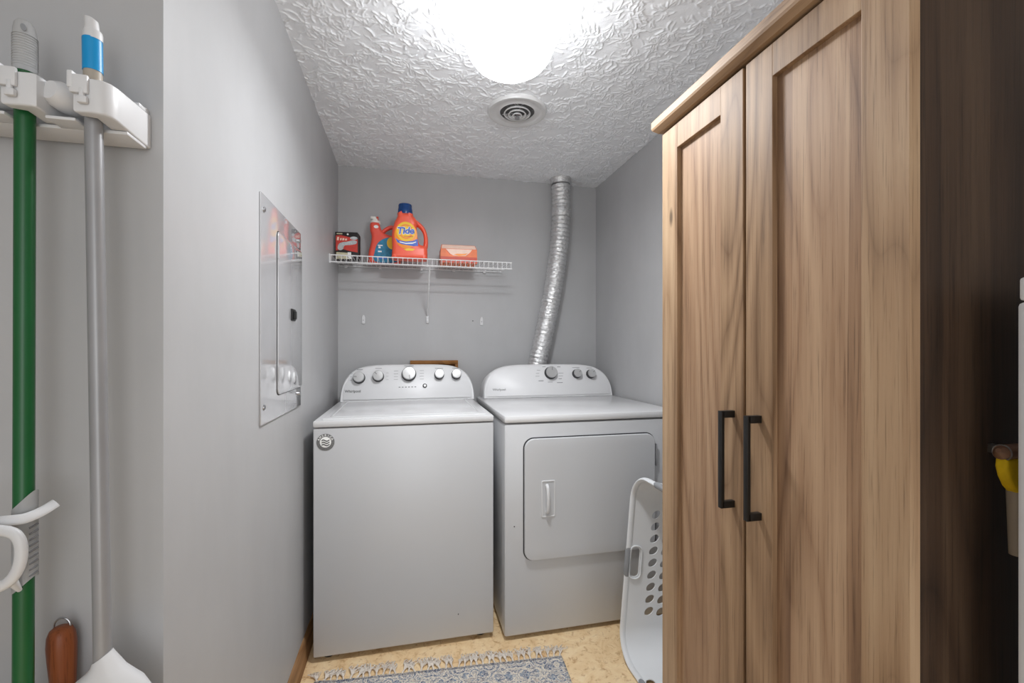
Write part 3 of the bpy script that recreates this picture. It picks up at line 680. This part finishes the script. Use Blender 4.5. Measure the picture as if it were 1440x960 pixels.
# ================================================================ LAUNDRY BASKET standing on its end behind the wardrobe
def basket():
    root = thing('laundry_basket', 'white plastic laundry basket with oval holes and grey grips, stood on its end', 'basket', (.95, 1.40, 0))
    L, Wd, Dp = .700, .440, .285
    # local: a = along length, b = along width, c = depth. world: length->Z, width->Y, depth->+X
    tilt = math.radians(5.0)
    Tm = Matrix.Translation((.808, 1.400, .012)) @ Matrix.Rotation(tilt, 4, 'Y') @ Matrix.Translation((0, 0, L / 2))
    def W3(a, b, c): return Tm @ Vector((c, b, a))
    def ring(f, n=96):     # f 0 rim .. 1 base
        l = L * (1 - .13 * f); wd = Wd * (1 - .20 * f); r = .100 - .015 * f
        pts = rrect(l, wd, r, 12); return pts
    def perim(pts, c): return [W3(a, b, c) for a, b in pts]
    bm = B(); rings = []
    fs = [0, .06, .12, .2, .3, .4, .5, .6, .7, .8, .9, .95]
    for f in fs: rings.append(perim(ring(f), Dp * f))
    # curve into the base
    for f, ins in ((.985, .012), (1.0, .035)):
        l = L * .87 - ins * 2; wd = Wd * .80 - ins * 2; rings.append(perim(rrect(l, wd, .083 - ins * .5, 12), Dp * f))
    loft(bm, rings, cap0=False, cap1=True)
    bmesh.ops.recalc_face_normals(bm, faces=bm.faces)
    me = bpy.data.meshes.new('t'); bm.to_mesh(me); bm.free(); o = bpy.data.objects.new('t', me); COL.objects.link(o)
    so = o.modifiers.new('s', 'SOLIDIFY'); so.thickness = .0032; so.offset = 1
    # cutters
    cb = B(); tm = []
    def cut(a, c, ra, rc, side, rot=.5):
        pts = ell(ra, rc, 18, 0, 0, rot)
        y0, y1 = (.10, .30) if side > 0 else (-.30, -.10)
        loft(cb, [[W3(a + p, yy, c + q) for p, q in pts] for yy in (y0, y1)])
    for side in (1, -1):
        for i in range(9):
            a = -.185 + i * .0475 - .0
            for j in range(4):
                if j == 0 and side and 9 > i >= 0: pass
                cut(a, .105 + j * .048, .0135, .0205, side, -.75)
        loft(cb, [[W3(p, yy, q) for p, q in rrect(.115, .034, .016, 5, .005, .034)] for yy in ((.12, .30) if side > 0 else (-.30, -.12))])
    for e in (1, -1):
        for k in (-1, 0, 1):
            pts = ell(.018, .013, 18); a0, a1 = (.2, .42) if e > 0 else (-.42, -.2)
            loft(cb, [[W3(aa, k * .07 + p, .13 + q) for p, q in pts] for aa in (a0, a1)])
        a0, a1 = (.2, .42) if e > 0 else (-.42, -.2)
        loft(cb, [[W3(aa, p, q) for p, q in rrect(.12, .032, .015, 5, 0, .034)] for aa in (a0, a1)])
    bmesh.ops.recalc_face_normals(cb, faces=cb.faces)
    mc = bpy.data.meshes.new('t'); cb.to_mesh(mc); cb.free(); oc = bpy.data.objects.new('t', mc); COL.objects.link(oc)
    bo = o.modifiers.new('b', 'BOOLEAN'); bo.operation = 'DIFFERENCE'; bo.solver = 'EXACT'; bo.object = oc; bo.use_self = True
    bpy.context.view_layer.update(); res = from_object_mesh(o, Matrix.Identity(4)); bpy.data.objects.remove(o); bpy.data.objects.remove(oc)
    part('tub', res, 'basket', root, angle=35)
    # rolled rim
    rp = rrect(L + .004, Wd + .004, .102, 12)
    loc = []
    for i, (a, b) in enumerate(rp):
        loc.append(W3(a, b, .008))
    part('rim', tube(B(), loc, .0075, 12, True, flat=1.7, up=tuple((Tm.to_3x3() @ Vector((1, 0, 0))))), 'basket', root)
    # lip rings around the hand holes
    for side in (1, -1):
        q = rrect(.128, .046, .020, 5, .005, .034)
        part('hand_hole_lip', tube(B(), [W3(p, side * (Wd / 2 - .004 - .10 * .44 * (c / Dp) * 1.0), c) for p, c in q], .0028, 8, True), 'basket', root)
        part('grip', tube(B(), [W3(a, side * (Wd / 2 + .003), .006) for a in (-.052, -.045, 0, .052, .060)], [.0095, .0118, .0122, .0118, .0095], 14), 'grip', root, label='grey rubber grip')
    for e in (1, -1):
        part('grip', tube(B(), [W3(e * (L / 2 + .003), b, .006) for b in (-.066, -.058, 0, .058, .066)], [.0095, .0118, .0122, .0118, .0095], 14), 'grip', root, label='grey rubber grip')
basket()

# ================================================================ RUG with tassels
rt = thing('rug', 'small blue and cream distressed rug with cream fringe on the floor before the washer', 'rug', (.106, 1.397, 0))
rt.rotation_euler.z = math.radians(-4.2)
bm = B(); gw, gh, nx, ny = .915, .60, 60, 40
vs = [[bm.verts.new((-gw / 2 + gw * i / nx, -gh / 2 + gh * j / ny, .0065 + .0011 * math.sin(i * .7) * math.sin(j * .5 + i * .2) + (.003 * max(0, 1 - i / 5) if j > 34 else 0))) for i in range(nx + 1)] for j in range(ny + 1)]
for j in range(ny):
    for i in range(nx): bm.faces.new((vs[j][i], vs[j][i + 1], vs[j + 1][i + 1], vs[j + 1][i]))
ge = bmesh.ops.extrude_face_region(bm, geom=list(bm.faces)); 
for v in [g for g in ge['geom'] if isinstance(g, bmesh.types.BMVert)]: v.co.z = .0006
def raw(name, bm, mat, parent):
    bmesh.ops.recalc_face_normals(bm, faces=bm.faces); me = bpy.data.meshes.new(name); bm.to_mesh(me); bm.free(); me.materials.append(M[mat])
    for p in me.polygons: p.use_smooth = True
    o = bpy.data.objects.new(name, me); COL.objects.link(o); o.parent = parent; return o
raw('woven_field', bm, 'rug', rt)
R = random.Random(8); tm = []
for k in range(7):
    bm = B(); bend = R.uniform(-.022, .022)
    tube(bm, [(0, -.004, .005), (bend * .1, .006, .006), (bend * .25, .014, .006)], [.0022, .0034, .0028], 7)
    for s_ in range(12):
        dx = R.uniform(-.014, .014); l = R.uniform(.036, .064); c = R.uniform(-.012, .012)
        q = [(bend * .25, .013, .005), (bend * .4 + dx * .5, .013 + l * .35, .006 + R.uniform(0, .006)), (bend * .8 + dx + c, .013 + l * .7, .004 + R.uniform(0, .006)), (bend + dx * 1.2 + c * .3, .013 + l, .002)]
        tube(bm, smooth(q, 3, False), .00135, 5)
    me = bpy.data.meshes.new('tassel'); bmesh.ops.recalc_face_normals(bm, faces=bm.faces); bm.to_mesh(me); bm.free(); me.materials.append(M['fringe']); tm.append(me)
for e, N in ((1, 40), (-1, 40)):
    for i in range(N):
        o = bpy.data.objects.new('tassel', R.choice(tm)); COL.objects.link(o); o.parent = rt
        o.location = (-gw / 2 + .008 + (gw - .016) * i / (N - 1), e * gh / 2, .0005); o.rotation_euler.z = (0 if e > 0 else PI) + R.uniform(-.35, .35)
        o.scale = (R.uniform(.8, 1.25), R.uniform(.75, 1.05), 1)

# ================================================================ TOOL RACK ON THE RETURN WALL
t = thing('broom_holder', 'white plastic broom holder rail with folding hooks and rollers on the grey return wall', 'rack', (-.60, YJ, 1.56))
RY = .745
part('back_plate', box(-.84, -.414, YJ - .012, YJ, 1.538, 1.597, r=.003), 'white', t)
part('back_tray', box(-.84, -.414, .792, YJ - .010, 1.5285, 1.5335, r=.001), 'white', t)
part('top_strip', box(-.84, -.414, YJ - .030, YJ - .010, 1.588, 1.594, r=.001), 'white', t)
PX = [-.449, -.531, -.613, -.695, -.777]
for i, p in enumerate(PX):
    xr = -.412 if i == 0 else p + .034
    o2 = [(p + .0125, YJ - .002), (p + .0125, RY + .018), (p - .004, RY + .014), (p - .006, RY + .002)] + ([(xr - .020, RY), (xr - .008, RY + .003), (xr - .002, RY + .011), (xr, RY + .022)] if i == 0 else [(xr - .006, RY), (xr - .001, RY + .003), (xr, RY + .010)]) + [(xr, YJ - .002)]
    z0 = 1.5305 if i == 0 else 1.531
    bm = slab([o2], .052 if i == 0 else .050, .003, Matrix.Translation((0, 0, 1.558)))
    # underside rises a little towards the front
    for v in bm.verts:
        f = (YJ - v.co.y) / .108
        v.co.z += .004 * (1 - f) if v.co.z > 1.558 else -.004 * (1 - f) + .004
    part('slot_block', bm, 'white', t)
    if i < 4: part('bottom_tray', box(PX[i + 1] + .034, p - .0125, RY + .016, YJ - .060, 1.5290, 1.5335, r=.001), 'white', t)
    hk = B()
    rbox(hk, p - .008, p + .014, RY - .005, RY + .001, 1.560, 1.586, .002, 2); rbox(hk, p - .010, p - .003, RY - .006, RY + .012, 1.566, 1.590, .002, 2)
    rbox(hk, p + .002, p + .014, RY - .007, RY, 1.546, 1.556, .002, 2); rbox(hk, p + .004, p + .010, RY - .006, RY, 1.550, 1.568, .002, 2)
    part('folding_hook', hk, 'white', t)
    c = (p - .0335, RY + .034, 1.566)
    part('roller', lathe(B(), [(0, -.024), (.013, -.023), (.0185, -.014), (.0200, 0), (.0185, .014), (.013, .023), (0, .024)], c, (.35, 1, -.1), 24), 'white', t)

# ---- green broom
gx, gy = -.531, .7775
t = thing('green_broom', 'long green broom pole with light grey grip hanging in the rack', 'broom', (gx, gy, .30))
part('pole', cone(B(), (gx, gy, 1.602), (gx - .003, gy, .42), .0112, n=24), 'pole_green', t)
gb = [[tuple(Vector((gx, gy, z)) + Vector((math.cos(a) * rx + ox_, math.sin(a) * ry, 0))) for a in [2 * PI * i / 24 for i in range(24)]] for z, rx, ry, ox_ in
      [(1.597, .0120, .0120, 0), (1.600, .0130, .0130, 0), (1.640, .0127, .0127, 0), (1.656, .0122, .0118, -.0005), (1.665, .0105, .010, -.0012), (1.670, .007, .007, -.0015), (1.6715, .002, .002, -.0015)]]
gr = part('grip', loft(B(), gb), 'grip_grey', t, label='light grey ribbed grip')
part('hang_hole', slab([ell(.003, .005, 14, 0, 0, .2)], .001, 0, frameY(gx + .006, gy - .0118, 1.655, yaw=.35)), 'grip', gr)
bm = B()
for i in range(13):
    z = 1.604 + i * .0036; tube(bm, [(gx + .0130 * math.cos(a), gy + .0130 * math.sin(a), z) for a in [2 * PI * k / 24 for k in range(24)]], .0006, 4, True)
part('ribs', bm, 'grip_grey', gr)
def wrap(name, par, x, y, r, a0, a1, z0, z1, mat, n=14, zfn=None):
    bm = B(); A = [a0 + (a1 - a0) * i / n for i in range(n + 1)]
    rows = [[bm.verts.new((x + r * math.cos(a), y + r * math.sin(a), z)) for a in A] for z in (z0, z1)]
    for i in range(n): bm.faces.new((rows[0][i], rows[0][i + 1], rows[1][i + 1], rows[1][i]))
    return part(name, bm, mat, par)
st_ = wrap('sticker', t, gx - .003, gy, .0114, -2.6, -.5, .66, .736, 'yellow', 14)
wrap('sticker_print', t, gx - .003, gy, .0116, -2.35, -1.2, .67, .730, 'white_print')
wrap('sticker_mark', t, gx - .003, gy, .0118, -2.15, -1.45, .68, .724, 'carton_red')
hb = loft(B(), [[(gx + u * wx_, gy + v * wy, z) for u, v in [(math.cos(2 * PI * i / 20), math.sin(2 * PI * i / 20)) for i in range(20)]] for z, wx_, wy in ((.46, .018, .018), (.42, .03, .02), (.39, .050, .024), (.36, .056, .026))])
part('broom_head', hb, 'pole_green', t)
part('bristles', loft(B(), [[(gx + u * a, gy + v * b, z) for u, v in [(math.cos(2 * PI * i / 20), math.sin(2 * PI * i / 20)) for i in range(20)]] for z, a, b in ((.362, .052, .022), (.27, .062, .030))]), 'bristle', t)

# ---- clip-on dustpan riding on the green pole
t = thing('dustpan', 'white clip-on dustpan with ring handle clipped round the green broom pole', 'dustpan', (gx, gy, .86))
bm = B(); n = 30; rr = .0134; rows = []
A = [-PI * 1.05 + (PI * 1.35) * i / n for i in range(n + 1)]
K = 13
for k in range(K + 1):
    row = []
    for i, a in enumerate(A):
        s_ = (math.cos(a) + 1) / 2                     # right side rises
        zt = .978 + .026 * s_ ** 1.5; zb_ = .860 + .022 * s_ ** 1.5
        row.append(bm.verts.new((gx + rr * math.cos(a), gy + rr * math.sin(a), zb_ + (zt - zb_) * k / K)))
    rows.append(row)
for k in range(K):
    for i in range(n): bm.faces.new((rows[k][i], rows[k][i + 1], rows[k + 1][i + 1], rows[k + 1][i]))
bmesh.ops.solidify(bm, geom=list(bm.faces), thickness=-.0022)
sl = part('sleeve', bm, 'white', t)
bm = B()
for k in range(9):
    z = .885 + k * .0085; a = -.33
    p = Vector((gx + (rr + .0006) * math.cos(a), gy + (rr + .0006) * math.sin(a), z))
    tube(bm, [p + Vector((-.0028, -.004, -.0012)), p + Vector((.002, .005, .0022))], .0014, 6)
part('vent_slots', bm, 'print', sl)
arm = smooth([(gx - .030, gy - .022, .962), (gx - .016, gy - .022, .968), (gx - .002, gy - .022, .969), (gx + .012, gy - .017, .969), (gx + .022, gy - .004, .973), (gx + .030, gy + .010, .980)], 6, False)
part('clip_arm', tube(B(), arm, .0070, 12, flat=.42, up=(0, -1, .1)), 'white', t)
ringp = smooth([(gx - .030, gy - .034, .962), (gx + .004, gy - .034, .958), (gx + .017, gy - .034, .944), (gx + .018, gy - .034, .918), (gx + .010, gy - .034, .896), (gx - .006, gy - .033, .884), (gx - .036, gy - .032, .879), (gx - .066, gy - .031, .886), (gx - .078, gy - .030, .92), (gx - .066, gy - .031, .954)], 6)
part('ring_handle', tube(B(), ringp, .0072, 12, True, flat=.8, up=(0, -1, 0)), 'white', t)
part('handle_strut', tube(B(), [(gx + .006, gy - .032, .892), (gx + .004, gy - .024, .882), (gx + .002, gy - .0125, .868)], [.0055, .005, .003], 12), 'white', t)
pan = loft(B(), [[(gx - .05 + a, gy - .036 + b, z) for a, b in [(-w_, -.004), (w_, -.004), (w_, .004), (-w_, .004)]] for z, w_ in ((.66, .12), (.56, .13), (.54, .13))])
part('pan', pan, 'white', t)
part('pan_stem', tube(B(), [(gx - .05, gy - .030, .884), (gx - .05, gy - .036, .655)], .008, 10), 'white', t)

# ---- grey mop pole
qx, qy = -.449, .7765
t = thing('grey_mop', 'long grey steel mop pole with blue band and white flared head', 'mop', (qx, qy, .60))
def qp(z): return (qx + (1.6 - z) * .014, qy, z)
part('pole', cone(B(), qp(1.604), qp(.74), .0106, n=24), 'pole_grey', t)
part('collar', cone(B(), qp(1.594), qp(1.613), .0108, n=24), 'beige', t)
part('blue_band', cone(B(), qp(1.609), qp(1.656), .0116, n=28), 'blue', t)
part('top_sleeve', lathe(B(), [(.0114, 1.655), (.0112, 1.665), (.0104, 1.668), (0, 1.668)], (qx, qy, 0), n=28), 'white', t)
tp = loft(B(), [[(qx - .001 + ox_ + rx * math.cos(a), qy + ry * math.sin(a), z + tz * math.cos(a)) for a in [2 * PI * i / 20 for i in range(20)]] for z, rx, ry, ox_, tz in ((1.666, .0096, .0096, 0, 0), (1.673, .0084, .0084, 0, -.001), (1.681, .0082, .0080, -.0005, -.002), (1.686, .0080, .007, -.001, -.003), (1.688, .004, .004, -.002, -.001))])
part('end_cap', tp, 'white', t)
q0 = qp(.75)
hd = loft(B(), [[(q0[0] + dx + rx * math.cos(a), qy + ry * math.sin(a), z + tz * math.cos(a)) for a in [2 * PI * i / 28 for i in range(28)]] for z, rx, ry, dx, tz in
     ((.754, .0118, .0118, .000, .008), (.747, .0150, .0140, .001, .008), (.732, .026, .018, .004, .002), (.715, .046, .022, .006, 0), (.690, .058, .023, .010, 0), (.650, .064, .023, .014, 0), (.630, .066, .023, .014, 0))])
part('mop_head', hd, 'white', t)
part('mop_fringe', loft(B(), [[(q0[0] + .004 + rx * math.cos(a), qy + ry * math.sin(a), z) for a in [2 * PI * i / 28 for i in range(28)]] for z, rx, ry in ((.632, .060, .021), (.50, .064, .022))]), 'bristle', t)

# ---- wooden-handled brush
kx, ky = -.521, YJ - .024
t = thing('hand_brush', 'brush with reddish-brown wooden handle and hanging ring on the return wall', 'brush', (kx, YJ, .55))
bm = lathe(B(), [(.0, .7770), (.009, .7765), (.0135, .773), (.0165, .765), (.0178, .750), (.0172, .730), (.0158, .705), (.0142, .675), (.0132, .640), (.0128, .600), (0, .600)], (kx, ky, 0), n=28)
for v in bm.verts: v.co.x += (.777 - v.co.z) * .035
part('handle', bm, 'brush_wood', t)
part('hanging_ring', tube(B(), [(kx - .001 + .0105 * math.cos(a), ky + .004, .7765 + .0115 * math.sin(a)) for a in [2 * PI * i / 24 for i in range(24)]], .0014, 8, True), 'steel', t)
part('brush_head', rbox(B(), kx - .012, kx + .026, ky - .012, ky + .014, .56, .604, .006), 'brush_wood', t)
part('bristles', rbox(B(), kx - .010, kx + .024, ky - .010, ky + .012, .49, .562, .003), 'bristle', t)

# ================================================================ RIGHT EDGE
t = thing('white_bin', 'tall white slim plastic bin with lid at the right edge, beside the wardrobe side', 'bin', (.86, .355, 0))
part('bin_body', box(.737, .96, .285, .402, 0, 1.263, r=.006), 'cool_white', t)
part('bin_lid', box(.7385, .958, .287, .4005, 1.264, 1.2935, r=.004), 'cool_white', t)
t = thing('hand_duster', 'brown-handled tool with yellow cloth in the shadow of the wardrobe side', 'tool', (.76, .43, 1.07))
part('tube_handle', cone(B(), (.7635, .430, 1.068), (.82, .432, 1.068), .0100, n=20), 'brown_tube', t)
part('silver_rim', tube(B(), [(.7635, .430 + .0100 * math.cos(a), 1.068 + .0100 * math.sin(a)) for a in [2 * PI * i / 20 for i in range(20)]], .0010, 6, True), 'steel', t)
part('tip', cone(B(), (.7565, .430, 1.071), (.7635, .430, 1.068), .003, .0097, n=20), 'brown_tube', t)
ys = [(.762, 1.060), (.7605, 1.049), (.765, 1.035), (.773, 1.022), (.784, 1.012), (.80, 1.014), (.80, 1.060)]
part('yellow_cloth', slab([ys], .014, .004, frameY(0, .430, 0)), 'yellow', t)
part('wall_hook', box(.79, .80, .430, WY0 + .003, 1.060, 1.072, r=.001), 'steel', t)
part('lower_tube', cone(B(), (.790, .430, 1.018), (.792, .430, .93), .010, .0085, n=16), 'beige', t)
